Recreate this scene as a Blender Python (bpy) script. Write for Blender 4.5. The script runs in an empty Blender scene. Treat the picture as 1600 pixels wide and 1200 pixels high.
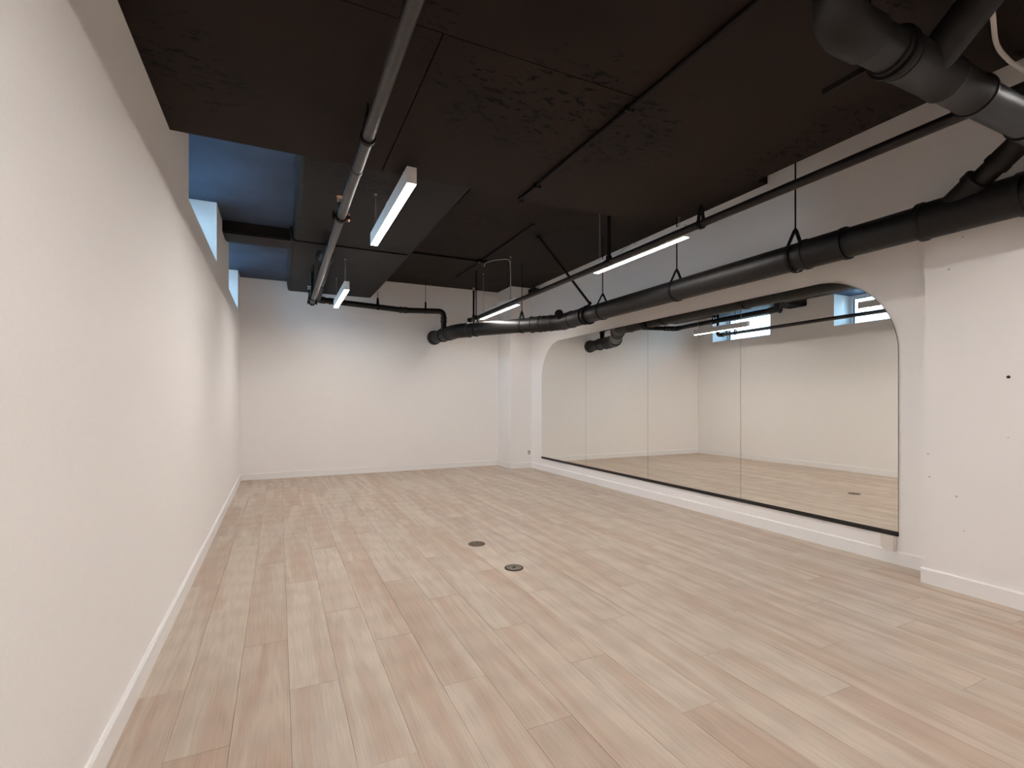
import bpy, bmesh, math, random
from mathutils import Vector, Matrix

# ------------------------------------------------------------------ units
# All plan coordinates below are in multiples of the camera height S (metres),
# x to the right, y into the room, z measured from eye level.
S = 1.12
A, B, D = -0.44, 3.42, 7.02          # left wall, mirror wall, back wall
NEAR = -3.40                         # wall behind the camera
PI = math.pi
scene = bpy.context.scene
C = scene.collection
random.seed(7)


def W(p):
    return Vector((p[0] * S, p[1] * S, (p[2] + 1.0) * S))


# ------------------------------------------------------------------ camera
cam_d = bpy.data.cameras.new('camera')
cam_d.sensor_width = 36.0
cam_d.lens = 36.0 * 770.0 / 1600.0
cam_d.shift_y = 26.0 / 1600.0
cam_d.clip_start = 0.02
cam = bpy.data.objects.new('camera', cam_d)
cam.location = W((0, 0, 0))
cam.rotation_euler = (math.radians(90), 0, -math.radians(25.3))
C.objects.link(cam)
scene.camera = cam

# ------------------------------------------------------------------ world + exposure
world = bpy.data.worlds.new('sky')
scene.world = world
world.use_nodes = True
bg = world.node_tree.nodes['Background']
bg.inputs['Color'].default_value = (0.44, 0.73, 1.0, 1)
bg.inputs['Strength'].default_value = 7.6
LAMP = 58.0
scene.view_settings.view_transform = 'Standard'
scene.view_settings.look = 'None'
scene.view_settings.gamma = 1.0
scene.view_settings.exposure = 0.93
scene.view_settings.use_curve_mapping = False
scene.cycles.max_bounces = 12
scene.cycles.diffuse_bounces = 8
scene.cycles.glossy_bounces = 6
scene.cycles.transparent_max_bounces = 12
scene.cycles.caustics_reflective = True
scene.cycles.blur_glossy = 0.6
scene.cycles.sample_clamp_indirect = 6.0
scene.cycles.use_denoising = True


def portal(y0, y1):
    l = bpy.data.lights.new('window_portal', 'AREA')
    l.shape = 'RECTANGLE'
    l.size = (y1 - y0) * S
    l.size_y = 0.46 * S
    l.cycles.is_portal = True
    o = bpy.data.objects.new('window_portal', l)
    o.location = W((-0.90, (y0 + y1) / 2, 1.315))
    o.rotation_euler = Vector((1, 0, 0)).to_track_quat('-Z', 'Y').to_euler()
    # width of the area along y
    o.rotation_euler = (PI / 2, 0, -PI / 2)
    o['kind'] = 'structure'
    C.objects.link(o)


portal(3.147, 4.46)
portal(5.49, 6.67)


# ------------------------------------------------------------------ materials
def new_mat(name):
    m = bpy.data.materials.new(name)
    m.use_nodes = True
    nt = m.node_tree
    return m, nt, nt.nodes['Principled BSDF']


def N(nt, t, **kw):
    n = nt.nodes.new(t)
    for k, v in kw.items():
        setattr(n, k, v)
    return n


def ramp(nt, stops):
    r = N(nt, 'ShaderNodeValToRGB')
    e = r.color_ramp.elements
    while len(e) > 1:
        e.remove(e[-1])
    e[0].position = stops[0][0]
    e[0].color = stops[0][1]
    for p, c in stops[1:]:
        x = e.new(p)
        x.color = c
    return r


def g(v, a=1):
    return (v, v, v, a)


def simple(name, col, rough=0.5, metal=0.0, spec=0.5, bump=0.0, scale=60.0, var=0.0):
    m, nt, b = new_mat(name)
    b.inputs['Base Color'].default_value = (*col, 1)
    b.inputs['Roughness'].default_value = rough
    b.inputs['Metallic'].default_value = metal
    b.inputs['Specular IOR Level'].default_value = spec
    geo = N(nt, 'ShaderNodeNewGeometry')
    ns = N(nt, 'ShaderNodeTexNoise')
    ns.inputs['Scale'].default_value = scale
    ns.inputs['Detail'].default_value = 4
    nt.links.new(geo.outputs['Position'], ns.inputs['Vector'])
    if var:
        r = ramp(nt, [(0.3, (*[c * (1 - var) for c in col], 1)), (0.7, (*[min(1, c * (1 + var)) for c in col], 1))])
        nt.links.new(ns.outputs['Fac'], r.inputs['Fac'])
        nt.links.new(r.outputs['Color'], b.inputs['Base Color'])
    if bump:
        bp = N(nt, 'ShaderNodeBump')
        bp.inputs['Strength'].default_value = 1.0
        bp.inputs['Distance'].default_value = bump
        nt.links.new(ns.outputs['Fac'], bp.inputs['Height'])
        nt.links.new(bp.outputs['Normal'], b.inputs['Normal'])
    return m


M_wall = simple('white_wall_paint', (0.92, 0.90, 0.89), 0.62, spec=0.35, bump=0.0003, scale=90, var=0.012)
M_trim = simple('white_trim_paint', (0.91, 0.90, 0.895), 0.38, spec=0.5, bump=0.0001, scale=30)
M_frame = simple('white_window_frame', (0.85, 0.86, 0.87), 0.35)
M_gasket = simple('dark_window_gasket', (0.05, 0.06, 0.07), 0.6)
M_abs = simple('black_painted_drain_pipe', (0.0105, 0.0095, 0.009), 0.46, spec=0.30, bump=0.0004, scale=25, var=0.25)
M_absg = simple('grey_black_fitting', (0.0115, 0.0095, 0.009), 0.5, spec=0.25, bump=0.0003, scale=30, var=0.2)
M_rim = simple('deep_black_rubber', (0.008, 0.007, 0.007), 0.5)
M_spr = simple('dark_painted_steel_pipe', (0.026, 0.023, 0.022), 0.36, spec=0.5, bump=0.0003, scale=35, var=0.15)
M_sprd = simple('black_painted_steel_pipe', (0.011, 0.0075, 0.007), 0.45, spec=0.28, bump=0.0003, scale=35, var=0.15)
M_rod = simple('black_rod', (0.006, 0.005, 0.005), 0.55, spec=0.15)
M_brass = simple('brass', (0.75, 0.45, 0.28), 0.3, metal=1.0)
M_copper = simple('copper', (0.72, 0.33, 0.24), 0.38, metal=1.0)
M_alu = simple('white_aluminium', (0.82, 0.82, 0.82), 0.42, spec=0.5)
M_wire = simple('steel_cable', (0.5, 0.5, 0.5), 0.35, metal=0.7)
M_cord = simple('white_cord', (0.62, 0.58, 0.54), 0.5)
M_grate = simple('worn_nickel', (0.20, 0.165, 0.125), 0.5, metal=0.7, bump=0.0004, scale=150, var=0.2)
M_hole = simple('drain_hole', (0.012, 0.01, 0.008), 0.8)
M_plastic = simple('ivory_plastic', (0.80, 0.755, 0.71), 0.4)
M_sub = simple('dark_subfloor', (0.10, 0.08, 0.06), 0.8)
M_out = simple('pale_outdoor_concrete', (0.80, 0.80, 0.80), 0.9, bump=0.002, scale=20, var=0.06)
M_channel = simple('black_channel', (0.010, 0.008, 0.007), 0.45)
M_edge = simple('ground_glass_edge', (0.22, 0.20, 0.17), 0.35)


def concrete_white():
    # near pier: painted concrete with small pits
    m, nt, b = new_mat('white_painted_concrete')
    b.inputs['Roughness'].default_value = 0.6
    geo = N(nt, 'ShaderNodeNewGeometry')
    n1 = N(nt, 'ShaderNodeTexNoise')
    n1.inputs['Scale'].default_value = 14
    n1.inputs['Detail'].default_value = 6
    v = N(nt, 'ShaderNodeTexVoronoi')
    v.inputs['Scale'].default_value = 9
    nt.links.new(geo.outputs['Position'], n1.inputs['Vector'])
    nt.links.new(geo.outputs['Position'], v.inputs['Vector'])
    pit = ramp(nt, [(0.0, g(0)), (0.035, g(0.1)), (0.06, g(1))])
    nt.links.new(v.outputs['Distance'], pit.inputs['Fac'])
    mx = N(nt, 'ShaderNodeMix', data_type='RGBA')
    mx.inputs['A'].default_value = (0.45, 0.41, 0.37, 1)
    mx.inputs['B'].default_value = (0.92, 0.90, 0.895, 1)
    nt.links.new(pit.outputs['Color'], mx.inputs['Factor'])
    nt.links.new(mx.outputs['Result'], b.inputs['Base Color'])
    add = N(nt, 'ShaderNodeMath', operation='MULTIPLY_ADD')
    add.inputs[1].default_value = 0.35
    nt.links.new(n1.outputs['Fac'], add.inputs[0])
    nt.links.new(pit.outputs['Color'], add.inputs[2])
    bp = N(nt, 'ShaderNodeBump')
    bp.inputs['Distance'].default_value = 0.0012
    nt.links.new(add.outputs[0], bp.inputs['Height'])
    nt.links.new(bp.outputs['Normal'], b.inputs['Normal'])
    return m


M_pier = concrete_white()


def black_ceiling(name, col, rough=0.42, pits=1.0):
    m, nt, b = new_mat(name)
    b.inputs['Specular IOR Level'].default_value = 0.08
    geo = N(nt, 'ShaderNodeNewGeometry')
    # board-formed concrete: broad soft clouding
    n1 = N(nt, 'ShaderNodeTexNoise')
    n1.inputs['Scale'].default_value = 2.2
    n1.inputs['Detail'].default_value = 6
    nt.links.new(geo.outputs['Position'], n1.inputs['Vector'])
    c1 = ramp(nt, [(0.3, (*[c * 0.72 for c in col], 1)), (0.7, (*[c * 1.3 for c in col], 1))])
    nt.links.new(n1.outputs['Fac'], c1.inputs['Fac'])
    # clusters of pock marks: fine cells masked by a large noise
    mp = N(nt, 'ShaderNodeMapping')
    mp.inputs['Scale'].default_value = (10, 22, 14)
    nt.links.new(geo.outputs['Position'], mp.inputs['Vector'])
    n2 = N(nt, 'ShaderNodeTexNoise')
    n2.inputs['Scale'].default_value = 1.6
    n2.inputs['Detail'].default_value = 5
    n2.inputs['Roughness'].default_value = 0.65
    nt.links.new(mp.outputs['Vector'], n2.inputs['Vector'])
    n3 = N(nt, 'ShaderNodeTexNoise')
    n3.inputs['Scale'].default_value = 1.3
    n3.inputs['Detail'].default_value = 2
    nt.links.new(geo.outputs['Position'], n3.inputs['Vector'])
    mk = ramp(nt, [(0.50, g(0)), (0.60, g(1))])
    nt.links.new(n3.outputs['Fac'], mk.inputs['Fac'])
    pk = ramp(nt, [(0.555, g(0)), (0.585, g(1))])
    nt.links.new(n2.outputs['Fac'], pk.inputs['Fac'])
    mul = N(nt, 'ShaderNodeMath', operation='MULTIPLY')
    m0 = N(nt, 'ShaderNodeMath', operation='MULTIPLY')
    m0.inputs[1].default_value = pits
    nt.links.new(mk.outputs['Color'], m0.inputs[0])
    nt.links.new(m0.outputs[0], mul.inputs[0])
    nt.links.new(pk.outputs['Color'], mul.inputs[1])
    mx = N(nt, 'ShaderNodeMix', data_type='RGBA')
    mx.inputs['B'].default_value = (0.0012, 0.001, 0.001, 1)
    nt.links.new(mul.outputs[0], mx.inputs['Factor'])
    nt.links.new(c1.outputs['Color'], mx.inputs['A'])
    nt.links.new(mx.outputs['Result'], b.inputs['Base Color'])
    rr = N(nt, 'ShaderNodeMapRange')
    rr.inputs['To Min'].default_value = rough - 0.05
    rr.inputs['To Max'].default_value = rough + 0.10
    nt.links.new(n1.outputs['Fac'], rr.inputs['Value'])
    nt.links.new(rr.outputs['Result'], b.inputs['Roughness'])
    inv = N(nt, 'ShaderNodeMath', operation='SUBTRACT')
    inv.inputs[0].default_value = 1.0
    nt.links.new(mul.outputs[0], inv.inputs[1])
    bp = N(nt, 'ShaderNodeBump')
    bp.inputs['Distance'].default_value = 0.002
    nt.links.new(inv.outputs[0], bp.inputs['Height'])
    nt.links.new(bp.outputs['Normal'], b.inputs['Normal'])
    return m


M_ceil = black_ceiling('black_painted_concrete', (0.0180, 0.0118, 0.0090), 0.55)
M_ceil2 = black_ceiling('black_painted_smooth_concrete', (0.0190, 0.0160, 0.0152), 0.48)
M_bay = black_ceiling('daylight_tinted_black_concrete', (0.046, 0.064, 0.098), 0.5, 0.0)  # black paint with the blue window daylight put into its base colour


def floor_wood():
    m, nt, b = new_mat('whitewashed_oak_plank')
    geo = N(nt, 'ShaderNodeNewGeometry')
    oi = N(nt, 'ShaderNodeObjectInfo')
    off = N(nt, 'ShaderNodeVectorMath', operation='SCALE')
    off.inputs[0].default_value = (37.0, 91.0, 13.0)
    nt.links.new(oi.outputs['Random'], off.inputs['Scale'])
    add = N(nt, 'ShaderNodeVectorMath', operation='ADD')
    nt.links.new(geo.outputs['Position'], add.inputs[0])
    nt.links.new(off.outputs['Vector'], add.inputs[1])

    def noise(sx, sy, detail=4, rough=0.5, dist=0.0):
        mp = N(nt, 'ShaderNodeMapping')
        mp.inputs['Scale'].default_value = (sx, sy, 1)
        nt.links.new(add.outputs['Vector'], mp.inputs['Vector'])
        n = N(nt, 'ShaderNodeTexNoise')
        n.inputs['Scale'].default_value = 1.0
        n.inputs['Detail'].default_value = detail
        n.inputs['Roughness'].default_value = rough
        n.inputs['Distortion'].default_value = dist
        nt.links.new(mp.outputs['Vector'], n.inputs['Vector'])
        return n
    tone = ramp(nt, [(0.0, (0.49, 0.355, 0.275, 1)), (0.25, (0.58, 0.475, 0.385, 1)), (0.5, (0.50, 0.41, 0.335, 1)),
                     (0.75, (0.60, 0.50, 0.41, 1)), (1.0, (0.51, 0.375, 0.29, 1))])
    nt.links.new(oi.outputs['Random'], tone.inputs['Fac'])
    # blotches inside one board: pale / pinkish tan areas
    n1 = noise(9, 0.8, 3, 0.5, 0.8)
    c1 = ramp(nt, [(0.32, (0.45, 0.32, 0.245, 1)), (0.43, (0.51, 0.385, 0.30, 1)), (0.50, (0.53, 0.44, 0.36, 1)), (0.60, (0.64, 0.545, 0.455, 1)), (0.72, (0.53, 0.45, 0.375, 1))])
    nt.links.new(n1.outputs['Fac'], c1.inputs['Fac'])
    mx = N(nt, 'ShaderNodeMix', data_type='RGBA')
    mx.inputs['Factor'].default_value = 0.62
    nt.links.new(tone.outputs['Color'], mx.inputs['A'])
    nt.links.new(c1.outputs['Color'], mx.inputs['B'])
    # fine grain
    n2 = noise(160, 5.0, 5, 0.6, 0.3)
    c2 = ramp(nt, [(0.3, g(0.87)), (0.55, g(1.0)), (0.8, g(1.04))])
    nt.links.new(n2.outputs['Fac'], c2.inputs['Fac'])
    m2 = N(nt, 'ShaderNodeMix', data_type='RGBA', blend_type='MULTIPLY')
    m2.inputs['Factor'].default_value = 1.0
    nt.links.new(mx.outputs['Result'], m2.inputs['A'])
    nt.links.new(c2.outputs['Color'], m2.inputs['B'])
    # cathedral figure: wave distorted along the board
    mp = N(nt, 'ShaderNodeMapping')
    mp.inputs['Scale'].default_value = (7, 0.55, 1)
    nt.links.new(add.outputs['Vector'], mp.inputs['Vector'])
    wv = N(nt, 'ShaderNodeTexWave', wave_type='RINGS')
    wv.inputs['Scale'].default_value = 2.4
    wv.inputs['Distortion'].default_value = 3.5
    wv.inputs['Detail'].default_value = 2
    nt.links.new(mp.outputs['Vector'], wv.inputs['Vector'])
    c3 = ramp(nt, [(0.0, g(0.955)), (0.5, g(1.0)), (1.0, g(1.02))])
    nt.links.new(wv.outputs['Fac'], c3.inputs['Fac'])
    m3 = N(nt, 'ShaderNodeMix', data_type='RGBA', blend_type='MULTIPLY')
    m3.inputs['Factor'].default_value = 1.0
    nt.links.new(m2.outputs['Result'], m3.inputs['A'])
    nt.links.new(c3.outputs['Color'], m3.inputs['B'])
    nt.links.new(m3.outputs['Result'], b.inputs['Base Color'])
    b.inputs['Roughness'].default_value = 0.48
    b.inputs['Specular IOR Level'].default_value = 0.4
    bp = N(nt, 'ShaderNodeBump')
    bp.inputs['Distance'].default_value = 0.00025
    nt.links.new(n2.outputs['Fac'], bp.inputs['Height'])
    nt.links.new(bp.outputs['Normal'], b.inputs['Normal'])
    return m


M_floor = floor_wood()


def mirror_mat():
    m, nt, b = new_mat('silvered_mirror')
    b.inputs['Base Color'].default_value = (0.94, 0.935, 0.90, 1)
    b.inputs['Metallic'].default_value = 1.0
    b.inputs['Roughness'].default_value = 0.0
    return m


M_mirror = mirror_mat()


def glass_mat():
    m, nt, b = new_mat('window_glass')
    nt.nodes.remove(b)
    out = nt.nodes['Material Output']
    t = N(nt, 'ShaderNodeBsdfTransparent')
    t.inputs['Color'].default_value = (0.96, 0.98, 0.98, 1)
    gl = N(nt, 'ShaderNodeBsdfGlossy')
    gl.inputs['Roughness'].default_value = 0.0
    fr = N(nt, 'ShaderNodeFresnel')
    fr.inputs['IOR'].default_value = 1.45
    mx = N(nt, 'ShaderNodeMixShader')
    nt.links.new(fr.outputs[0], mx.inputs[0])
    nt.links.new(t.outputs[0], mx.inputs[1])
    nt.links.new(gl.outputs[0], mx.inputs[2])
    nt.links.new(mx.outputs[0], out.inputs['Surface'])
    return m


M_glass = glass_mat()


def lamp_mat():
    m, nt, b = new_mat('lit_diffuser')
    b.inputs['Base Color'].default_value = (0.8, 0.8, 0.8, 1)
    b.inputs['Emission Color'].default_value = (1.0, 0.945, 0.895, 1)
    b.inputs['Emission Strength'].default_value = LAMP
    return m


M_lamp = lamp_mat()

# ------------------------------------------------------------------ object helpers
ROOT = {}


def root(name, label, cat, loc, group=None):
    o = bpy.data.objects.new(name, None)
    o.empty_display_size = 0.1
    o.location = W(loc)
    C.objects.link(o)
    o['label'] = label
    o['category'] = cat
    if group:
        o['group'] = group
    ROOT[o.name] = W(loc)
    return o


def link(name, bm, mats, parent=None, smooth=False, kind=None, label=None, cat=None, group=None):
    """bm holds world coordinates in plan units; one mesh object."""
    org = ROOT[parent.name] if parent else None
    if not parent:
        xs = [v.co for v in bm.verts]
        lo = Vector([min(c[i] for c in xs) for i in range(3)])
        hi = Vector([max(c[i] for c in xs) for i in range(3)])
        org = W(((lo.x + hi.x) / 2, (lo.y + hi.y) / 2, lo.z))
    for v in bm.verts:
        v.co = W(v.co) - org
    me = bpy.data.meshes.new(name)
    bmesh.ops.recalc_face_normals(bm, faces=bm.faces)
    bm.to_mesh(me)
    bm.free()
    for m in (mats if isinstance(mats, (list, tuple)) else [mats]):
        me.materials.append(m)
    if smooth:
        for p in me.polygons:
            p.use_smooth = True
        try:
            me.set_sharp_from_angle(angle=math.radians(38))
        except Exception:
            pass
    o = bpy.data.objects.new(name, me)
    C.objects.link(o)
    if parent:
        o.parent = parent
    else:
        o.location = org
    ROOT[o.name] = org
    if kind:
        o['kind'] = kind
    if label:
        o['label'] = label
    if cat:
        o['category'] = cat
    if group:
        o['group'] = group
    return o


def box(bm, x0, x1, y0, y1, z0, z1, bevel=0.0, mi=0):
    vs = [bm.verts.new((x, y, z)) for x in (x0, x1) for y in (y0, y1) for z in (z0, z1)]
    f = [(0, 1, 3, 2), (4, 6, 7, 5), (0, 4, 5, 1), (2, 3, 7, 6), (0, 2, 6, 4), (1, 5, 7, 3)]
    fs = [bm.faces.new([vs[i] for i in q]) for q in f]
    for q in fs:
        q.material_index = mi
    if bevel:
        es = list({e for q in fs for e in q.edges})
        bmesh.ops.bevel(bm, geom=es, offset=bevel, segments=2, affect='EDGES', clamp_overlap=True)
    return bm


def nb():
    return bmesh.new()


def prism_y(bm, poly, y0, y1):
    a = [bm.verts.new((x, y0, z)) for x, z in poly]
    b = [bm.verts.new((x, y1, z)) for x, z in poly]
    bm.faces.new(a)
    bm.faces.new(b[::-1])
    n = len(poly)
    for i in range(n):
        j = (i + 1) % n
        bm.faces.new((a[i], b[i], b[j], a[j]))
    return bm


def prism_x(bm, poly, x0, x1, front=0, side=0):
    a = [bm.verts.new((x0, y, z)) for y, z in poly]
    b = [bm.verts.new((x1, y, z)) for y, z in poly]
    f = bm.faces.new(a)
    f.material_index = front
    f = bm.faces.new(b[::-1])
    f.material_index = side
    n = len(poly)
    for i in range(n):
        j = (i + 1) % n
        f = bm.faces.new((a[i], b[i], b[j], a[j]))
        f.material_index = side
    return bm


def fillet(pts, rad, n=8):
    pts = [Vector(p) for p in pts]
    out = [pts[0]]
    for i in range(1, len(pts) - 1):
        p, a, b = pts[i], pts[i - 1], pts[i + 1]
        d1, d2 = (a - p), (b - p)
        r = min(rad, d1.length * 0.48, d2.length * 0.48)
        s, e = p + d1.normalized() * r, p + d2.normalized() * r
        for k in range(n + 1):
            t = k / n
            out.append((1 - t) ** 2 * s + 2 * t * (1 - t) * p + t * t * e)
    out.append(pts[-1])
    return out


def tube(bm, pts, rad, seg=20, caps=True):
    """sweep; rad is a number or one per point."""
    pts = [Vector(p) for p in pts]
    rs = rad if isinstance(rad, (list, tuple)) else [rad] * len(pts)
    tan = []
    for i in range(len(pts)):
        a = pts[max(0, i - 1)]
        b = pts[min(len(pts) - 1, i + 1)]
        tan.append((b - a).normalized())
    for i in range(1, len(pts)):
        if (pts[i] - pts[i - 1]).length < 1e-6:
            tan[i] = tan[i - 1]
    t0 = tan[0]
    up = Vector((0, 0, 1)) if abs(t0.z) < 0.9 else Vector((1, 0, 0))
    u = t0.cross(up).normalized()
    rings = []
    for i, p in enumerate(pts):
        u = (u - tan[i] * u.dot(tan[i])).normalized()
        v = tan[i].cross(u)
        rings.append([bm.verts.new(p + (u * math.cos(2 * PI * k / seg) + v * math.sin(2 * PI * k / seg)) * rs[i]) for k in range(seg)])
    for i in range(len(rings) - 1):
        for k in range(seg):
            l = (k + 1) % seg
            bm.faces.new((rings[i][k], rings[i][l], rings[i + 1][l], rings[i + 1][k]))
    if caps:
        bm.faces.new(rings[0][::-1])
        bm.faces.new(rings[-1])
    return bm


def lathe(bm, p, d, prof, seg=24):
    """profile of (distance along d, radius) starting at p."""
    p, d = Vector(p), Vector(d).normalized()
    up = Vector((0, 0, 1)) if abs(d.z) < 0.9 else Vector((1, 0, 0))
    u = d.cross(up).normalized()
    v = d.cross(u)
    rings = []
    for t, r in prof:
        if r < 1e-5:
            rings.append([bm.verts.new(p + d * t)])
        else:
            rings.append([bm.verts.new(p + d * t + (u * math.cos(2 * PI * k / seg) + v * math.sin(2 * PI * k / seg)) * r) for k in range(seg)])
    for a, b in zip(rings, rings[1:]):
        for k in range(seg):
            l = (k + 1) % seg
            if len(a) == 1 and len(b) == 1:
                continue
            if len(a) == 1:
                bm.faces.new((a[0], b[l], b[k]))
            elif len(b) == 1:
                bm.faces.new((a[k], a[l], b[0]))
            else:
                bm.faces.new((a[k], a[l], b[l], b[k]))
    if len(rings[0]) > 1:
        bm.faces.new(rings[0][::-1])
    if len(rings[-1]) > 1:
        bm.faces.new(rings[-1])
    return bm


def sleeve(p0, p1, r, lip=0.006):
    """a hub/coupling: raised lips at both mouths."""
    p0, p1 = Vector(p0), Vector(p1)
    L = (p1 - p0).length
    w = min(0.022, L * 0.3)
    prof = [(0, r - 0.004), (0, r + lip), (w, r + lip), (w + 0.004, r), (L - w - 0.004, r), (L - w, r + lip), (L, r + lip), (L, r - 0.004)]
    return lathe(nb(), p0, p1 - p0, prof, 32)


def hexnut(bm, p, d, r, t):
    return lathe(bm, p, d, [(0, r), (t, r)], 6)


# ------------------------------------------------------------------ SETTING
TOP = 2.05
# floor slab with laid planks
bm = nb()
box(bm, A - 0.02, B + 0.02, NEAR, D + 0.02, -1.08, -1.006)
floor = link('floor', bm, M_sub, kind='structure')
PW, PL = 0.162, 1.09
me = bpy.data.meshes.new('plank')
bm = nb()
for v in bmesh.ops.create_cube(bm, size=1.0)['verts']:
    v.co.z -= 0.5
bm.to_mesh(me)
bm.free()
me.materials.append(M_floor)
GAP = 0.0011
col = 0
x = 0.0326 - PW * 3
while x < B - 0.005:
    x0, x1 = max(x, A + 0.003), min(x + PW, B - 0.003)
    y = NEAR + 0.01 - [0.0, 0.41, 0.80, 0.19, 0.62, 0.98, 0.33, 0.71][col % 8] - random.random() * 0.1
    while y < D:
        y0, y1 = max(y, NEAR + 0.01), min(y + PL, D - 0.003)
        if y1 - y0 > 0.02 and x1 - x0 > 0.01:
            o = bpy.data.objects.new('plank', me)
            c = W(((x0 + x1) / 2, (y0 + y1) / 2, -1.0))
            o.parent = floor
            o.location = c - floor.location
            o.location.z += random.uniform(-0.0003, 0.0003)
            o.scale = ((x1 - x0 - GAP) * S, (y1 - y0 - GAP) * S, 0.006)
            C.objects.link(o)
        y += PL
    x += PW
    col += 1

# left wall with two window openings that reach the ceiling
REC = 0.365
SILL = 1.083
WIN = [(3.147, 4.46), (5.49, 6.67)]
bm = nb()
XO = A - REC - 0.07
box(bm, XO, A, NEAR - 0.05, D + 0.05, -1.05, SILL)
for y0, y1 in ((NEAR - 0.05, WIN[0][0]), (WIN[0][1], WIN[1][0]), (WIN[1][1], D + 0.05)):
    box(bm, XO, A, y0, y1, SILL, TOP)
link('wall_left', bm, M_wall, kind='structure')

bm = nb()
box(bm, A, B + 0.25, D, D + 0.1, -1.05, TOP)
wall_back = link('wall_back', bm, M_wall, kind='structure')
bm = nb()
box(bm, 3.075, B + 0.01, 6.545, D + 0.01, -1.0, TOP - 0.01)
link('pier', bm, M_wall, wall_back)

bm = nb()
box(bm, B, B + 0.1, NEAR, D + 0.05, -1.05, TOP)
wall_right = link('wall_right', bm, M_wall, kind='structure')
bm = nb()
box(bm, 3.21, B + 0.01, NEAR, 1.48, -1.0, TOP - 0.01)
link('pier', bm, M_pier, wall_right)

bm = nb()
box(bm, A - 0.05, B + 0.1, NEAR - 0.1, NEAR, -1.05, TOP)
link('wall_front', bm, M_wall, kind='structure')


# baseboards with an eased top edge
BH, BT = 0.083, 0.0135


def base_run(bm, p0, p1, nrm):
    (xa, ya), (xb, yb) = p0, p1
    nx, ny = nrm
    prof = [(0, -1.0), (BT, -1.0), (BT, -1.0 + BH - 0.006), (BT * 0.55, -1.0 + BH), (0, -1.0 + BH)]
    a = [bm.verts.new((xa + nx * t, ya + ny * t, z)) for t, z in prof]
    b = [bm.verts.new((xb + nx * t, yb + ny * t, z)) for t, z in prof]
    bm.faces.new(a)
    bm.faces.new(b[::-1])
    for i in range(5):
        j = (i + 1) % 5
        bm.faces.new((a[i], b[i], b[j], a[j]))


bm = nb()
base_run(bm, (A, NEAR), (A, D), (1, 0))
link('baseboard_left', bm, M_trim, kind='structure')
bm = nb()
base_run(bm, (A + BT, D), (3.075 - BT, D), (0, -1))
base_run(bm, (3.075, 6.545 - BT), (3.075, D), (-1, 0))
base_run(bm, (3.075, 6.545), (B - BT, 6.545), (0, -1))
link('baseboard_back', bm, M_trim, kind='structure')
bm = nb()
base_run(bm, (B, 1.48), (B, 6.545), (-1, 0))
base_run(bm, (3.21, NEAR), (3.21, 1.48 + BT), (-1, 0))
base_run(bm, (3.21, 1.48), (B - BT, 1.48), (0, 1))
link('baseboard_right', bm, M_trim, kind='structure')

# ceiling: dropped slab over the near half, higher bays behind it
SZ, SY, SX = 1.206, 2.635, 2.37       # soffit height, back edge, right edge
bm = nb()
box(bm, 1.25, B, SY - 0.03, D, 1.68, TOP)                       # right-hand bay
box(bm, SX - 0.02, B, NEAR, SY - 0.03, 1.96, TOP)               # gap by the mirror wall
box(bm, A, SX, NEAR, SY, SZ + 0.05, TOP)                        # body of the dropped slab
ceiling = link('ceiling', bm, M_ceil, kind='structure')
bm = nb()
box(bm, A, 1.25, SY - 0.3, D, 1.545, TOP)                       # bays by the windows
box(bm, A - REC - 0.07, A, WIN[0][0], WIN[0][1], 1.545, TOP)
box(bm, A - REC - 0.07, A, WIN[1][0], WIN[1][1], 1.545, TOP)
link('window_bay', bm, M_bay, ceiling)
# formwork panels of the dropped slab, joints left open
gp = 0.0022
for x0, x1, y0, y1 in ((A, 1.295, NEAR, 0.30), (1.295, SX, NEAR, 0.30), (A, 1.295, 0.30, 1.56),
                       (A, 0.489, 1.56, SY), (0.489, 1.295, 1.56, SY), (1.295, SX, 0.30, SY)):
    bm = nb()
    box(bm, x0 + (gp if x0 > A else 0), x1 - (gp if x1 < SX else 0), y0 + gp, y1 - (gp if y1 < SY else 0),
        SZ + random.uniform(-0.001, 0.001), SZ + 0.06)
    link('panel', bm, M_ceil, ceiling)


# big dropped beam running away from the camera, cast in four lengths
def beam_poly(dx, dz):
    return [(0.092 + dx, 1.60), (0.100 + dx, 1.50), (0.108 + dx, 1.445), (0.118 + dx, 1.428 + dz), (0.136 + dx, 1.42 + dz),
            (1.140 + dx, 1.42 + dz), (1.158 + dx, 1.43 + dz), (1.35 + dx, 1.66), (1.36 + dx, 1.72), (0.092 + dx, 1.72)]


cuts = [(SY - 0.01, 3.495, 0.0, 0.0), (3.505, 4.775, 0.010, 0.006), (4.787, 6.02, -0.010, -0.004), (6.032, D, -0.006, 0.005)]
for y0, y1, dx, dz in cuts:
    link('beam_length', prism_y(nb(), beam_poly(dx, dz), y0, y1), M_ceil2, ceiling)
link('beam_core', prism_y(nb(), [(0.13, 1.60), (0.14, 1.435), (1.13, 1.435), (1.33, 1.70), (0.13, 1.70)], SY, D), M_ceil2, ceiling)
# short cross beam between the two window bays
bm = nb()
box(bm, A, 0.135, 4.86, 5.15, 1.44, 1.60, 0.012)
link('cross_beam', bm, M_ceil2, ceiling)

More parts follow.
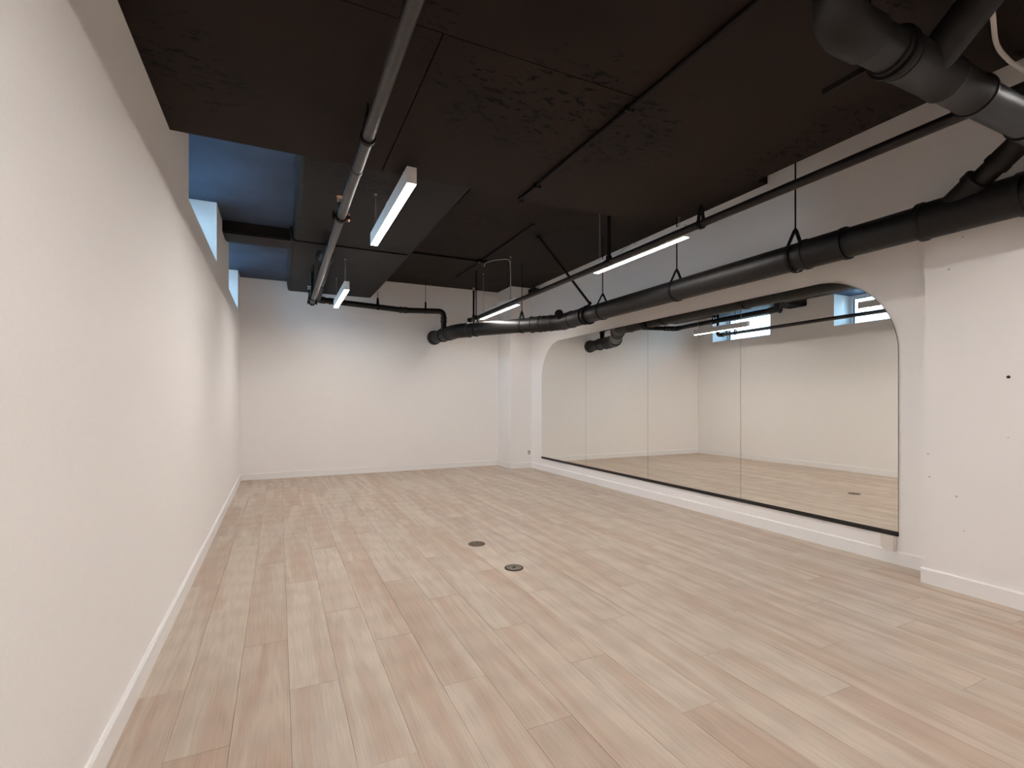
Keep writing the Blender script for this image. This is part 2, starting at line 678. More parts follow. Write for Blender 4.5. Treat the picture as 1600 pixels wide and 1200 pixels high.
# windows
for i, (y0, y1) in enumerate(WIN):
    x0, x1 = A - REC - 0.07, A - REC
    fw = 0.045
    bm = nb()
    zt = 1.545
    box(bm, x0, x1, y0, y0 + fw, SILL, zt, 0.004)
    box(bm, x0, x1, y1 - fw, y1, SILL, zt, 0.004)
    box(bm, x0, x1, y0 + fw, y1 - fw, SILL, SILL + 0.03, 0.004)
    box(bm, x0, x1, y0 + fw, y1 - fw, zt - fw, zt, 0.004)
    wf = link('window_%d' % (i + 1), bm, M_frame, kind='structure')
    bm = nb()
    gx = x0 + 0.035
    t = 0.012
    a0, a1, b0, b1 = y0 + fw, y1 - fw, SILL + 0.03, zt - fw
    box(bm, gx - .006, gx + .012, a0, a0 + t, b0, b1)
    box(bm, gx - .006, gx + .012, a1 - t, a1, b0, b1)
    box(bm, gx - .006, gx + .012, a0 + t, a1 - t, b1 - t, b1)
    link('gasket', bm, M_gasket, wf)
    bm = nb()
    box(bm, gx, gx + .004, a0 + t, a1 - t, b0, b1 - t)
    link('pane', bm, M_glass, wf)

# light well outside the windows
bm = nb()
box(bm, -3.35, -3.20, 0.0, 10.0, 0.6, 1.72)
box(bm, -3.20, XO, 0.0, 10.0, 0.6, 0.95)
link('window_well', bm, M_out, kind='structure')

# ------------------------------------------------------------------ MIRROR
mir = root('wall_mirror', 'wide arch-cornered frameless mirror of four panels on the right wall', 'mirror', (B, 3.968, -0.83))
ZB, ZT, RC = -0.805, 0.815, 0.51
ys = [1.712, 2.846, 3.968, 5.097, 6.224]
for k in range(4):
    y0, y1 = ys[k] + (0.0017 if k else 0), ys[k + 1] - (0.0017 if k < 3 else 0)
    poly = [(y0, ZB), (y1, ZB)]
    if k == 3:
        poly += [(y1 - RC + RC * math.cos(t), ZT - RC + RC * math.sin(t)) for t in [PI / 2 * j / 24 for j in range(25)]]
    else:
        poly.append((y1, ZT))
    if k == 0:
        poly += [(y0 + RC - RC * math.sin(t), ZT - RC + RC * math.cos(t)) for t in [PI / 2 * j / 24 for j in range(25)]]
    else:
        poly.append((y0, ZT))
    link('mirror_panel', prism_x(nb(), poly, B - 0.0065, B - 0.001, 0, 1), [M_mirror, M_edge], mir)
for yk in ys[1:4]:  # added dark strips stand in for the shade inside the narrow seams
    bm = nb()
    box(bm, B - 0.003, B - 0.0002, yk - 0.0015, yk + 0.0015, ZB, ZT - 0.004)
    link('seam_shade', bm, M_edge, mir)
bm = nb()
box(bm, B - 0.011, B, ys[0] - 0.002, ys[-1], ZB - 0.024, ZB - 0.0005)
box(bm, B - 0.011, B - 0.0075, ys[0] - 0.002, ys[-1], ZB - 0.001, ZB + 0.004)
link('bottom_channel', bm, M_channel, mir, label='thin black channel along the bottom edge')

# ivory cover box under the mirror
r = root('cable_cover', 'small ivory box cover below the near lower corner of the mirror', 'cover', (B, 1.757, -0.92))
bm = nb()
box(bm, B - 0.030, B, 1.722, 1.786, -0.922, ZB - 0.0245, 0.003)
link('cover', bm, M_plastic, r)
bm = nb()
box(bm, B - 0.012, B, 1.787, 1.806, -0.916, ZB - 0.0245, 0.002)
link('side_strip', bm, M_plastic, r)


# ------------------------------------------------------------------ LIGHT FIXTURES
def fixture(x, y0, y1, label, cables, lamp=True):
    z0, z1, hw = 1.085, 1.168, 0.0245
    t = root('pendant_light', label, 'light', (x, (y0 + y1) / 2, z0), 'linear pendant lights')
    w = 0.0022
    bm = nb()
    box(bm, x - hw, x - hw + w, y0 + w, y1 - w, z0, z1 - w)
    box(bm, x + hw - w, x + hw, y0 + w, y1 - w, z0, z1 - w)
    box(bm, x - hw, x + hw, y0 + w, y1 - w, z1 - w, z1)
    link('housing', bm, M_alu, t)
    for ya, yb in ((y0, y0 + w), (y1 - w, y1)):
        bm = nb()
        box(bm, x - hw, x + hw, ya, yb, z0, z1, 0.0006)
        link('end_cap', bm, M_alu, t)
    bm = nb()
    box(bm, x - hw + w + .0003, x + hw - w - .0003, y0 + w + .0003, y1 - w - .0003, z0 + 0.0012, z0 + 0.004)
    link('diffuser', bm, M_lamp, t)
    for cy, ztop in cables:
        bm = nb()
        tube(bm, [(x - 0.007, cy, z1 + 0.012), (x, cy, ztop - 0.012)], 0.0011, 6)
        tube(bm, [(x + 0.007, cy, z1 + 0.012), (x, cy, ztop - 0.012)], 0.0011, 6)
        tube(bm, fillet([(x - 0.010, cy, z1 - 0.001), (x - 0.007, cy, z1 + 0.014), (x + 0.007, cy, z1 + 0.014), (x + 0.010, cy, z1 - 0.001)], 0.004, 3), 0.0018, 6)
        link('suspension_cable', bm, M_wire, t)
        bm = nb()
        lathe(bm, (x, cy, ztop), (0, 0, -1), [(0, 0.010), (0.006, 0.010), (0.008, 0.004), (0.016, 0.003)], 12)
        link('ceiling_anchor', bm, M_wire, t)
    ym = y0 + (y1 - y0) * 0.60
    bm = nb()
    tube(bm, fillet([(x - 0.012, ym - 0.14, z1), (x - 0.012, ym - 0.10, z1 + 0.030), (x - 0.010, ym + 0.03, z1 + 0.018), (x - 0.008, ym + 0.10, z1)], 0.05, 6), 0.0022, 8)
    link('power_cord', bm, M_wire, t)
    return t


fixture(0.60, 2.44, 3.53, 'lit white linear pendant nearest the camera, beside the bare steel pipe on the left',
        [(2.60, SZ), (3.46, 1.42)])
fixture(0.60, 5.05, 6.09, 'lit linear pendant near the far end of the left steel pipe',
        [(5.18, 1.42), (6.02, 1.42)])
fixture(2.445, 2.46, 3.50, 'lit linear pendant hanging above the middle of the mirror, behind a thin black pipe',
        [(2.53, 1.96), (3.44, 1.68)])
fixture(2.445, 5.01, 6.13, 'lit linear pendant just above the far bend of the large black drain pipe',
        [(5.21, 1.68), (6.06, 1.68)])
fixture(0.60, 0.00, 1.08, 'added fill-light pendant in the left row overhead, out of view', [(0.15, SZ), (0.93, SZ)])  # unseen pendant, added to brighten the near left wall
fixture(2.445, -0.46, 0.60, 'added fill-light pendant behind the camera on the mirror side', [(-0.30, 1.96), (0.45, 1.96)])  # added out of view to light the near walls
fixture(0.60, -2.90, -1.85, 'rearmost added fill-light pendant, unseen, on the window side', [(-2.75, SZ), (-2.0, SZ)])  # unseen, added behind the camera to raise the fill light
fixture(2.445, -2.90, -1.85, 'rearmost added fill-light pendant, unseen, on the mirror side', [(-2.75, 1.96), (-2.0, 1.96)])  # second of the unseen rear pair added for fill light

# ------------------------------------------------------------------ LARGE DRAIN PIPE
R0 = 0.086
ZP = 0.92
XP = 3.0
C1 = Vector((XP, 4.98, ZP))
C2 = Vector((2.13, 6.20, ZP))
C3 = Vector((2.05, D - 0.003, ZP))
dp = root('drain_pipe', 'large black drain pipe running above the mirror and bending to the back wall', 'pipe', (XP, 3.0, ZP - R0))
d2 = (C2 - C1).normalized()
d3 = (C3 - C2).normalized()
secs = [((XP, NEAR, ZP), (XP, 1.03, ZP)), ((XP, 1.386, ZP), (XP, 2.0, ZP)), ((XP, 2.0, ZP), (XP, 4.55, ZP))]
link('pipe_section', tube(nb(), secs[0], R0, 36), M_abs, dp, True)
link('pipe_section', tube(nb(), secs[1], R0 - 0.001, 36), M_abs, dp, True)
link('pipe_section', tube(nb(), secs[2], R0, 36), M_abs, dp, True)
link('coupling', sleeve((XP, 1.76, ZP), (XP, 2.02, ZP), R0 + 0.004, 0.005), M_absg, dp, True)
link('coupling', sleeve((XP, 4.49, ZP), (XP, 4.76, ZP), R0 + 0.005), M_absg, dp, True)
# wye towards the overhead branch
wye = link('wye_fitting', sleeve((XP, 1.00, ZP), (XP, 1.40, ZP), R0 + 0.006), M_absg, dp, True)
wd = Vector((-0.22, -0.82, 0.52)).normalized()
wp = Vector((XP - 0.01, 1.30, ZP + 0.005))
bm = nb()
tube(bm, [wp, wp + wd * 0.17], 0.060, 28)
lathe(bm, wp + wd * 0.16, wd, [(0, 0.05), (0, 0.068), (0.035, 0.068), (0.035, 0.042)], 28)
link('branch_hub', bm, M_absg, wye, True)
bm = nb()
lathe(bm, (XP - 0.02, 1.255, ZP - R0 - 0.012), (0, 0, 1), [(0, 0.008), (0.012, 0.008)], 10)
link('bolt', bm, M_rim, wye, True)
# first bend with clean-out
bend = link('elbow', tube(nb(), fillet([C1 + Vector((0, -0.24, 0)), C1, C1 + d2 * 0.30], 0.20, 10), R0 + 0.007, 36), M_absg, dp, True)
for p, d in ((C1 + Vector((0, -0.05, 0)), (0, 1, 0)), (C1 + d2 * 0.13, d2), (C1 + d2 * 0.22, d2)):
    d = Vector(d)
    link('rubber_ring', lathe(nb(), p, d, [(0, R0), (0, R0 + 0.011), (0.014, R0 + 0.011), (0.014, R0)], 36), M_rim, bend, True)
cd = Vector((-0.62, -0.70, 0.36)).normalized()
cp = C1 + Vector((-0.02, -0.02, 0.02))
bm = nb()
lathe(bm, cp, cd, [(0, 0.042), (0.125, 0.042), (0.125, 0.047), (0.16, 0.047), (0.16, 0.036)], 24)
plug = link('cleanout_stub', bm, M_absg, dp, True)
link('cleanout_plug', lathe(nb(), cp + cd * 0.158, cd, [(0, 0.034), (0.008, 0.034), (0.010, 0.014), (0.020, 0.012)], 20), M_rim, plug, True)
link('pipe_section', tube(nb(), [C1 + d2 * 0.28, C2 - d2 * 0.15], R0, 36), M_abs, dp, True)
link('coupling', sleeve(C1 + d2 * 0.27, C1 + d2 * 0.40, R0 + 0.007), M_absg, dp, True)
# second bend
bend2 = link('elbow', tube(nb(), fillet([C2 - d2 * 0.18, C2, C2 + d3 * 0.20], 0.16, 10), R0 + 0.007, 36), M_absg, dp, True)
for p, d in ((C2 - d2 * 0.20, d2), (C2 + d3 * 0.15, d3), (C2 + d3 * 0.26, d3), (C2 + d3 * 0.46, d3)):
    link('rubber_ring', lathe(nb(), p, d, [(0, R0), (0, R0 + 0.012), (0.018, R0 + 0.012), (0.018, R0)], 36), M_rim, bend2, True)
link('pipe_section', tube(nb(), [C2 + d3 * 0.18, C3], R0, 36), M_abs, dp, True)
link('wall_flange', lathe(nb(), C3 - d3 * 0.06, d3, [(0, R0), (0, R0 + 0.014), (0.05, R0 + 0.018), (0.06, R0 + 0.018)], 36), M_rim, dp, True)

# ------------------------------------------------------------------ NEAR OVERHEAD BRANCH PIPE (top right)
bp_ = root('branch_drain_pipe', 'thick black waste pipe crossing overhead in the top right corner', 'pipe', (2.0, 0.78, 0.9))
RA = 0.055
ya, za = 0.807, 0.993
link('pipe_section', tube(nb(), [(1.36, ya, za), (XP - 0.05, ya, za)], RA, 32), M_abs, bp_, True)
link('elbow', tube(nb(), fillet([(1.46, ya, za), (1.33, ya, za), (1.33, ya, SZ)], 0.09, 10), RA + 0.006, 32), M_absg, bp_, True)
link('coupling', sleeve((1.84, ya, za), (2.04, ya, za), RA + 0.003, 0.002), M_absg, bp_, True)
link('coupling', sleeve((2.40, ya, za), (2.55, ya, za), RA + 0.004, 0.002), M_absg, bp_, True)
link('coupling', sleeve((1.56, ya, za), (1.62, ya, za), RA + 0.004, 0.002), M_absg, bp_, True)
for xr in (1.855, 2.04):
    link('rubber_ring', lathe(nb(), (xr, ya, za), (1, 0, 0), [(0, RA), (0, RA + 0.0095), (0.008, RA + 0.0095), (0.008, RA)], 32), M_rim, bp_, True)
w2 = link('wye_fitting', sleeve((1.62, ya, za), (1.86, ya, za), RA + 0.006, 0.002), M_absg, bp_, True)
link('branch_hub', tube(nb(), [(1.745, ya - 0.01, za), (1.785, ya - 0.20, SZ)], 0.052, 28), M_absg, w2, True)
# branch that rises from the wye on the big pipe
bq = root('rising_drain_pipe', 'slimmer black pipe rising from the wye of the large drain pipe at the right edge', 'pipe', (2.9, 1.0, 1.0))
e0 = wp + wd * 0.165
link('pipe_section', tube(nb(), [e0, e0 + wd * 1.55], 0.046, 28), M_abs, bq, True)
link('coupling', sleeve(e0 + wd * 0.10, e0 + wd * 0.24, 0.050, 0.003), M_absg, bq, True)

# flat strap hanger with its tail
r = root('strap_hanger', 'black strap hanger with a protruding flat tail on the overhead waste pipe', 'hanger', (1.50, ya, za - 0.07))
bm = nb()
lathe(bm, (1.578, ya, za), (1, 0, 0), [(0, RA + 0.004), (0, RA + 0.014), (0.014, RA + 0.014), (0.014, RA + 0.004)], 28)
link('band', bm, M_rod, r, True)
bm = nb()
tube(bm, [(1.585, ya + 0.06, za), (1.585, ya + 0.065, SZ)], 0.006, 8)
link('rod', bm, M_rod, r, True)
bm = nb()
box(bm, 1.579, 1.591, ya + 0.065, ya + 0.20, za - 0.010, za + 0.008)
link('tail', bm, M_rod, r)

# white flexible conduit, top right
bm = nb()
tube(bm, fillet([(1.75, 0.66, 1.19), (2.17, 0.80, 1.185), (2.33, 0.815, 1.185), (2.40, 0.79, 1.15), (2.43, 0.70, 1.14)], 0.12, 10), 0.0068, 12)
link('flexible_conduit', bm, M_cord, smooth=True, label='pale flexible cable curving down at the top right corner', cat='cable')


# ------------------------------------------------------------------ HANGERS
def clevis(x, y, zc, rp, ztop, label, axis=(0, 1, 0), name='clevis_hanger', rod_r=0.0048, group='clevis hangers'):
    t = root(name, label, 'hanger', (x, y, zc - rp), group)
    ax = Vector(axis).normalized()
    side = ax.cross(Vector((0, 0, 1))).normalized()
    c = Vector((x, y, zc))
    hgt = 0.075 + rp * 0.1
    rr = rp + 0.004
    bm = nb()
    a0 = math.radians(48)
    ring = []
    n = 28
    for k in range(n + 1):
        an = PI / 2 + a0 + (2 * PI - 2 * a0) * k / n
        ring.append(c + side * math.cos(an) * rr + Vector((0, 0, 1)) * math.sin(an) * rr)
    apex = c + Vector((0, 0, rp + hgt))
    pts = [apex + side * -0.006] + ring + [apex + side * 0.006]
    # flat strap: sweep a rectangle across the axis
    w = 0.011
    th = 0.003
    prev = None
    rows = []
    for i, p in enumerate(pts):
        a = pts[max(0, i - 1)]
        b = pts[min(len(pts) - 1, i + 1)]
        tg = (b - a).normalized()
        nn = tg.cross(ax).normalized()
        rows.append([bm.verts.new(p + ax * w + nn * th), bm.verts.new(p - ax * w + nn * th), bm.verts.new(p - ax * w - nn * th), bm.verts.new(p + ax * w - nn * th)])
    for a, b in zip(rows, rows[1:]):
        for k in range(4):
            l = (k + 1) % 4
            bm.faces.new((a[k], a[l], b[l], b[k]))
    bm.faces.new(rows[0])
    bm.faces.new(rows[-1][::-1])
    link('band', bm, M_rod, t)
    bm = nb()
    tube(bm, [apex + Vector((0, 0, -0.018)), (x, y, ztop)], rod_r, 8)
    link('rod', bm, M_rod, t, True)
    bm = nb()
    hexnut(bm, apex + Vector((0, 0, 0.001)), (0, 0, 1), rod_r * 2.1, 0.009)
    hexnut(bm, apex + Vector((0, 0, -0.016)), (0, 0, 1), rod_r * 2.1, 0.009)
    link('nut', bm, M_rod, t)
    return t


clevis(XP, 2.085, ZP, R0 + 0.006, 1.96, 'black clevis hanger on the large drain pipe, nearest the near pier')
clevis(XP, 3.13, ZP, R0, 1.68, 'black clevis hanger on the large drain pipe, second from the near pier')
clevis(XP, 4.17, ZP, R0, 1.68, 'black clevis hanger on the large drain pipe, between the middle hanger and the brace')
s2 = C1 + d2 * 0.53
s1 = C1 + d2 * 1.20
clevis(s2.x, s2.y, ZP, R0, 1.68, 'black hanger around the angled pipe length, closer to the clean-out plug', d2)
clevis(s1.x, s1.y, ZP, R0, 1.68, 'black hanger with thick rod around the angled pipe length beside the far lit pendant', d2, rod_r=0.0075)
# clamp with diagonal brace
r = root('sway_brace', 'black diagonal brace from ceiling down to a clamp on the large drain pipe', 'brace', (XP, 4.42, ZP - R0))
bm = nb()
lathe(bm, (XP, 4.405, ZP), (0, 1, 0), [(0, R0 + 0.001), (0, R0 + 0.014), (0.008, R0 + 0.018), (0.026, R0 + 0.018), (0.034, R0 + 0.014), (0.034, R0 + 0.001)], 32)
link('clamp', bm, M_rod, r, True)
bm = nb()
tube(bm, [(2.40, 4.44, 1.676), (2.955, 4.33, 1.015)], 0.0125, 12)
tube(bm, [(2.955, 4.33, 1.03), (2.98, 4.42, ZP + R0)], 0.010, 10)
link('brace_tube', bm, M_rod, r, True)
bm = nb()
lathe(bm, (2.395, 4.44, 1.68), (0, 0, -1), [(0, 0.035), (0.010, 0.035), (0.014, 0.02), (0.03, 0.016)], 14)
link('ceiling_plate', bm, M_rod, r, True)
bm = nb()
hexnut(bm, (2.965, 4.335, 1.02), (-0.6, -0.5, 0.3), 0.013, 0.03)
link('bolt', bm, M_rod, r)

# ------------------------------------------------------------------ SMALLER DRAIN PIPE ALONG BACK WALL
R1 = 0.0365
sp = root('small_drain_pipe', 'thinner black drain pipe along the back wall dropping into the large one', 'pipe', (1.2, 6.75, 1.21))
E0 = Vector((0.405, 4.74, 1.305))
E1 = Vector((0.44, 6.69, 1.28))
E2 = Vector((1.54, 6.80, 1.255))
E3 = Vector((1.99, 6.50, 1.235))
E4 = Vector((2.075, 6.62, 1.0))
E3 = Vector((2.075, 6.62, 1.245))
E2 = Vector((1.56, 6.80, 1.25))
link('pipe_section', tube(nb(), [E0, E1], R1, 24), M_abs, sp, True)
link('pipe_section', tube(nb(), [E1, E2], R1, 24), M_abs, sp, True)
link('pipe_section', tube(nb(), fillet([E2, E3, E4], 0.075, 8), R1, 24), M_abs, sp, True)
link('elbow', tube(nb(), fillet([E1 + (E0 - E1).normalized() * 0.09, E1, E1 + (E2 - E1).normalized() * 0.09], 0.06, 8), R1 + 0.007, 24), M_rim, sp, True)
link('coupling', sleeve(E2 + (E1 - E2).normalized() * 0.06, E2 + (E3 - E2).normalized() * 0.04, R1 + 0.004, 0.004), M_rim, sp, True)
link('coupling', sleeve(E1 + (E2 - E1).normalized() * 0.14, E1 + (E2 - E1).normalized() * 0.24, R1 + 0.003, 0.004), M_rim, sp, True)
link('coupling', sleeve(E3.lerp(E4, 0.35), E3.lerp(E4, 0.62), R1 + 0.004, 0.004), M_rim, sp, True)
# end fitting under the cross beam
bm = nb()
tube(bm, fillet([E0 + (E1 - E0).normalized() * 0.12, E0, E0 + Vector((0, -0.005, 0.085))], 0.07, 8), R1 + 0.009, 24)
link('elbow', bm, M_rim, sp, True)
ec = Vector((0.27, 4.74, 1.34))
link('cleanout_stub', lathe(nb(), (0.40, 4.80, 1.300), (-0.75, -0.66, 0.0), [(0, 0.036), (0.07, 0.036), (0.07, 0.046), (0.10, 0.046), (0.108, 0.018), (0.118, 0.014)], 20), M_rim, sp, True)


def ring_hanger(x, y, zc, rp, ztop, label, axis):
    return clevis(x, y, zc, rp, ztop, label, axis, name='pipe_hanger', rod_r=0.0035, group='thin pipe hangers')


ring_hanger(1.20, 6.766, 1.262, R1, 1.47, 'thin rod hanger on the back pipe just right of the dropped beam', E2 - E1)
ring_hanger(1.84, 6.70, 1.25, R1, 1.68, 'thin rod hanger on the back pipe beside its downward elbow', E3 - E2)
ring_hanger(0.424, 5.85, 1.292, R1, 1.42, 'thin rod hanger on the back pipe under the dropped beam, left of the far pendant', E1 - E0)


# ------------------------------------------------------------------ SPRINKLER PIPES
def groove(parent, x, y, z, r, mats=(M_rod, M_rod)):
    bm = nb()
    lathe(bm, (x, y - 0.016, z), (0, 1, 0), [(0, r), (0, r + 0.009), (0.032, r + 0.009), (0.032, r)], 24)
    box(bm, x - r - 0.026, x - r - 0.002, y - 0.013, y + 0.013, z - 0.010, z + 0.010, 0.003)
    box(bm, x + r + 0.002, x + r + 0.026, y - 0.013, y + 0.013, z - 0.010, z + 0.010, 0.003)
    c = link('grooved_coupling', bm, M_rod, parent, True)
    for s, m in ((-1, mats[0]), (1, mats[1])):
        bm = nb()
        hexnut(bm, (x + s * (r + 0.017), y - 0.005, z - 0.020), (0, 0, 1), 0.0085, 0.009)
        hexnut(bm, (x + s * (r + 0.017), y - 0.005, z + 0.011), (0, 0, 1), 0.0085, 0.009)
        tube(bm, [(x + s * (r + 0.017), y - 0.005, z - 0.024), (x + s * (r + 0.017), y - 0.005, z + 0.028)], 0.0045, 8)
        link('bolt', bm, m, c, label='copper coloured bolt' if m is M_copper else None)
    return c


def head(parent, x, y, z0, z1, mat=M_brass, r=0.011, label=None):
    bm = nb()
    lathe(bm, (x, y, z0), (0, 0, 1), [(0, r * 1.5), (0.03, r * 1.5), (0.035, r), (z1 - z0 - 0.062, r), (z1 - z0 - 0.06, r * 1.25), (z1 - z0 - 0.042, r * 1.25), (z1 - z0 - 0.042, r * 0.5)], 14)
    t = link('riser', bm, M_rod, parent, True, label=label)
    z = z1 - 0.042
    bm = nb()
    lathe(bm, (x, y, z), (0, 0, 1), [(0, 0.010), (0.008, 0.010), (0.008, 0.006), (0.012, 0.005)], 12)
    for s in (-1, 1):
        tube(bm, fillet([(x + s * 0.009, y, z + 0.004), (x + s * 0.015, y, z + 0.017), (x + s * 0.002, y, z + 0.032)], 0.01, 5), 0.0025, 6)
    tube(bm, [(x, y, z + 0.010), (x, y, z + 0.030)], 0.0028, 8)
    link('sprinkler_head', bm, mat, t, True)
    bm = nb()
    lathe(bm, (x, y, z + 0.032), (0, 0, 1), [(0, 0.004), (0.001, 0.018), (0.003, 0.020), (0.004, 0.018), (0.005, 0.004)], 16)
    link('deflector', bm, mat, t, True)
    return t


RS = 0.0245
X1, Z1 = 0.326, 1.068
s1p = root('sprinkler_pipe', 'grey painted steel sprinkler pipe running away beside the left row of lights', 'pipe', (X1, 2.2, Z1 - RS))
link('pipe_section', tube(nb(), [(X1, NEAR, Z1), (X1, 2.38, Z1)], RS, 24), M_spr, s1p, True)
link('pipe_section', tube(nb(), [(X1, 2.385, Z1), (X1, 5.80, Z1)], RS, 24), M_spr, s1p, True)
link('collar', lathe(nb(), (X1, 2.36, Z1), (0, 1, 0), [(0, RS), (0, RS + 0.0025), (0.03, RS + 0.0025), (0.03, RS)], 24), M_spr, s1p, True)
groove(s1p, X1, 3.015, Z1, RS, (M_rod, M_copper))
groove(s1p, X1, 5.77, Z1, RS)
link('elbow', tube(nb(), fillet([(X1, 5.76, Z1), (X1, 5.86, Z1), (X1, 5.86, Z1 + 0.10)], 0.06, 8), RS + 0.004, 24), M_sprd, s1p, True)
link('pipe_section', tube(nb(), [(X1, 5.86, Z1 + 0.09), (X1, 5.86, 1.42)], RS * 0.8, 20), M_sprd, s1p, True)
head(s1p, X1 - 0.004, 3.05, Z1 + RS, 1.205, r=0.010, label='black stem with brass sprinkler head')
head(s1p, X1 - 0.035, 5.72, Z1 + RS - 0.01, 1.235, M_wire, r=0.007)


def swivel(x, y, zc, rp, ztop, label):
    return clevis(x, y, zc, rp, ztop, label, (0, 1, 0), name='pipe_hanger', rod_r=0.0045, group='sprinkler pipe hangers')


swivel(X1, 2.06, Z1, RS, SZ, 'short black hanger fixing the left steel pipe to the dropped slab')
swivel(X1, 5.52, Z1, RS, 1.42, 'black rod hanger near the far end of the left steel pipe')

X2, Z2 = 2.335, 1.082
s2p = root('black_sprinkler_pipe', 'thin straight black sprinkler pipe running parallel above the large drain pipe', 'pipe', (X2, 2.5, Z2 - RS))
link('pipe_section', tube(nb(), [(X2, NEAR, Z2), (X2, 6.25, Z2)], RS * 0.95, 24), M_sprd, s2p, True)
link('collar', lathe(nb(), (X2, 3.13, Z2), (0, 1, 0), [(0, RS * .95), (0, RS + 0.004), (0.07, RS + 0.004), (0.07, RS * .95)], 24), M_sprd, s2p, True)
groove(s2p, X2, 6.23, Z2, RS)
link('end_cap', lathe(nb(), (X2, 6.24, Z2), (0, 1, 0), [(0, RS + 0.004), (0.03, RS + 0.004), (0.035, RS * 0.6)], 20), M_rod, s2p, True)
swivel(X2, 2.233, Z2, RS, SZ, 'short black hanger on the thin black pipe under the edge of the dropped slab')
head(s2p, X2, 3.165, Z2 + RS - 0.006, 1.63, M_rod, r=0.0155)
head(s2p, X2, 6.13, Z2 + RS - 0.006, 1.50, M_wire, r=0.0125)

# ------------------------------------------------------------------ CONDUITS AND BOXES
r = root('ceiling_conduit', 'long black conduit fixed under the dropped slab, ending in a ring at its edge', 'conduit', (1.297, 1.5, SZ - 0.02))
link('conduit_tube', tube(nb(), [(1.297, NEAR, SZ - 0.010), (1.297, 2.625, SZ - 0.010)], 0.0095, 12), M_rod, r, True)
bm = nb()
pts = [(1.297, 2.628 + 0.0, SZ - 0.012)]
ringp = [Vector((1.297 + 0.015 * math.cos(t), 2.628, SZ - 0.012 + 0.015 * math.sin(t))) for t in [2 * PI * k / 20 for k in range(21)]]
tube(bm, ringp, 0.0035, 8)
link('end_ring', bm, M_rod, r, True)
for yy in (0.75, 1.62, 2.42):
    bm = nb()
    box(bm, 1.275, 1.319, yy - 0.008, yy + 0.008, SZ - 0.0225, SZ - 0.001, 0.002)
    link('pipe_strap', bm, M_rod, r)

r = root('ceiling_conduit', 'thin black conduit crossing the high ceiling into a junction box', 'conduit', (2.19, 5.0, 1.655))
link('conduit_tube', tube(nb(), [(2.18, 4.13, 1.668), (2.19, 5.45, 1.668)], 0.010, 10), M_rod, r, True)
link('conduit_tube', tube(nb(), [(2.19, 5.55, 1.668), (2.17, 6.35, 1.668)], 0.010, 10), M_rod, r, True)
link('conduit_tube', tube(nb(), [(1.36, 5.50, 1.668), (2.14, 5.50, 1.668)], 0.011, 10), M_rod, r, True)
bm = nb()
box(bm, 2.135, 2.245, 5.445, 5.555, 1.645, 1.68, 0.004)
jb = link('junction_box', bm, M_rod, r)
bm = nb()
lathe(bm, (2.150, 5.46, 1.645), (0, 0, -1), [(0, 0.006), (0.004, 0.006), (0.006, 0.003)], 12)
link('screw', bm, M_wire, jb, True)

r = root('flexible_conduit', 'thin pale arched cable from the ceiling box down to the far pendant', 'cable', (2.44, 5.21, 1.16))
pts = fillet([(2.215, 5.47, 1.60), (2.225, 5.46, 1.645), (2.32, 5.36, 1.668), (2.44, 5.22, 1.655), (2.445, 5.215, 1.55), (2.445, 5.21, 1.162)], 0.08, 8)
link('cable', tube(nb(), pts, 0.0042, 10), M_cord, r, True)

# black box high on the right wall near the far corner
r = root('junction_box', 'small black box high on the mirror wall by the far corner', 'box', (B, 6.36, 1.55))
bm = nb()
box(bm, B - 0.115, B, 6.29, 6.43, 1.555, 1.63, 0.008)
link('box_body', bm, M_rim, r)
bm = nb()
box(bm, B - 0.122, B - 0.114, 6.295, 6.425, 1.560, 1.625, 0.003)
link('lid', bm, M_rod, r)
link('conduit_stub', tube(nb(), [(B - 0.05, 6.36, 1.63), (B - 0.05, 6.36, 1.68)], 0.01, 10), M_rod, r, True)

# wire loop on the corner pier
r = root('wire_loop', 'small grey wire loop on the corner pier above the baseboard', 'loop', (3.372, 6.545, -0.80))
lp = [Vector((3.372 + 0.017 * math.cos(t), 6.538 - 0.006 * math.sin(t * .5), -0.775 + 0.022 * math.sin(t))) for t in [2 * PI * k / 24 for k in range(25)]]
link('ring', tube(nb(), lp, 0.0042, 8), simple('grey_wire', (0.16, 0.14, 0.12), 0.4), r, True)
link('fixing', lathe(nb(), (3.376, 6.545, -0.752), (0, -1, 0), [(0, 0.008), (0.012, 0.008), (0.014, 0.004)], 12), M_spr, r, True)

# dark anchor hole/plug on the near pier
bm = nb()
lathe(bm, (3.21, 1.136, 0.115), (-1, 0, 0), [(0, 0.0075), (0.001, 0.0075), (0.002, 0.004)], 12)
link('wall_plug', bm, M_hole, smooth=True, label='tiny dark plug in the near white pier at eye level', cat='plug')


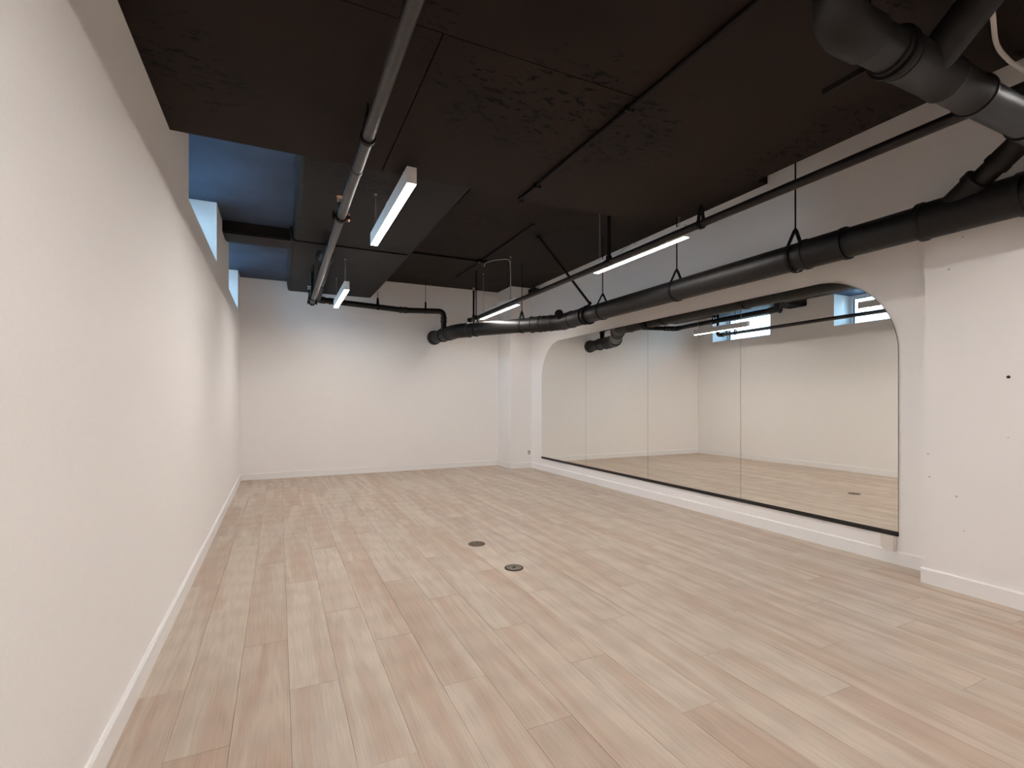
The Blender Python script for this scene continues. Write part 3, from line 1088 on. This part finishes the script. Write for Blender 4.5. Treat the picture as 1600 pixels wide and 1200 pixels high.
# ------------------------------------------------------------------ FLOOR DRAINS
def ring_mesh(bm, x, y, z0, z1, r0, r1, seg=36):
    lathe_pts = [(0, r0), (0, r1), (z1 - z0 - 0.001, r1), (z1 - z0, r1 - 0.0015), (z1 - z0, r0), (0, r0)]
    rings = []
    for t, rr in lathe_pts[:-1]:
        rings.append([bm.verts.new((x + rr * math.cos(2 * PI * k / seg), y + rr * math.sin(2 * PI * k / seg), z0 + t)) for k in range(seg)])
    for i in range(5):
        a, b = rings[i], rings[(i + 1) % 5]
        for k in range(seg):
            l = (k + 1) % seg
            bm.faces.new((a[k], a[l], b[l], b[k]))


FZ = -1.0
r = root('floor_drain', 'round floor drain with a slotted grate, farther of the two in the floor', 'drain', (1.246, 3.212, FZ))
x, y = 1.246, 3.212
bm = nb()
ring_mesh(bm, x, y, FZ + 0.0005, FZ + 0.0045, 0.050, 0.060)
link('rim', bm, M_grate, r, True)
bm = nb()
lathe(bm, (x, y, FZ + 0.0003), (0, 0, 1), [(0, 0.0505), (0.001, 0.0505)], 30)
link('well', bm, M_hole, r)
bm = nb()
for k in range(12):
    a = 2 * PI * k / 12
    p0 = Vector((x + 0.010 * math.cos(a), y + 0.010 * math.sin(a), FZ + 0.003))
    p1 = Vector((x + 0.051 * math.cos(a + 0.25), y + 0.051 * math.sin(a + 0.25), FZ + 0.003))
    tube(bm, [p0, p1], 0.0028, 6)
for rr in (0.012, 0.026, 0.040):
    tube(bm, [Vector((x + rr * math.cos(t), y + rr * math.sin(t), FZ + 0.003)) for t in [2 * PI * j / 24 for j in range(25)]], 0.0026, 6)
link('grate', bm, M_grate, r, True)

x, y = 1.269, 2.657
r = root('cleanout_cover', 'round solid metal clean-out cover with centre screw, nearer of the two in the floor', 'drain', (x, y, FZ))
bm = nb()
ring_mesh(bm, x, y, FZ + 0.0005, FZ + 0.0045, 0.049, 0.056)
link('rim', bm, M_hole, r, True)
link('cover_plate', lathe(nb(), (x, y, FZ + 0.0005), (0, 0, 1), [(0, 0.048), (0.004, 0.048), (0.0045, 0.045), (0.0045, 0.030), (0.0035, 0.028), (0.0035, 0.014), (0.0045, 0.013)], 36), M_grate, r, True)
link('screw', lathe(nb(), (x, y, FZ + 0.005), (0, 0, 1), [(0, 0.009), (0.0015, 0.009), (0.002, 0.006)], 16), M_hole, r, True)
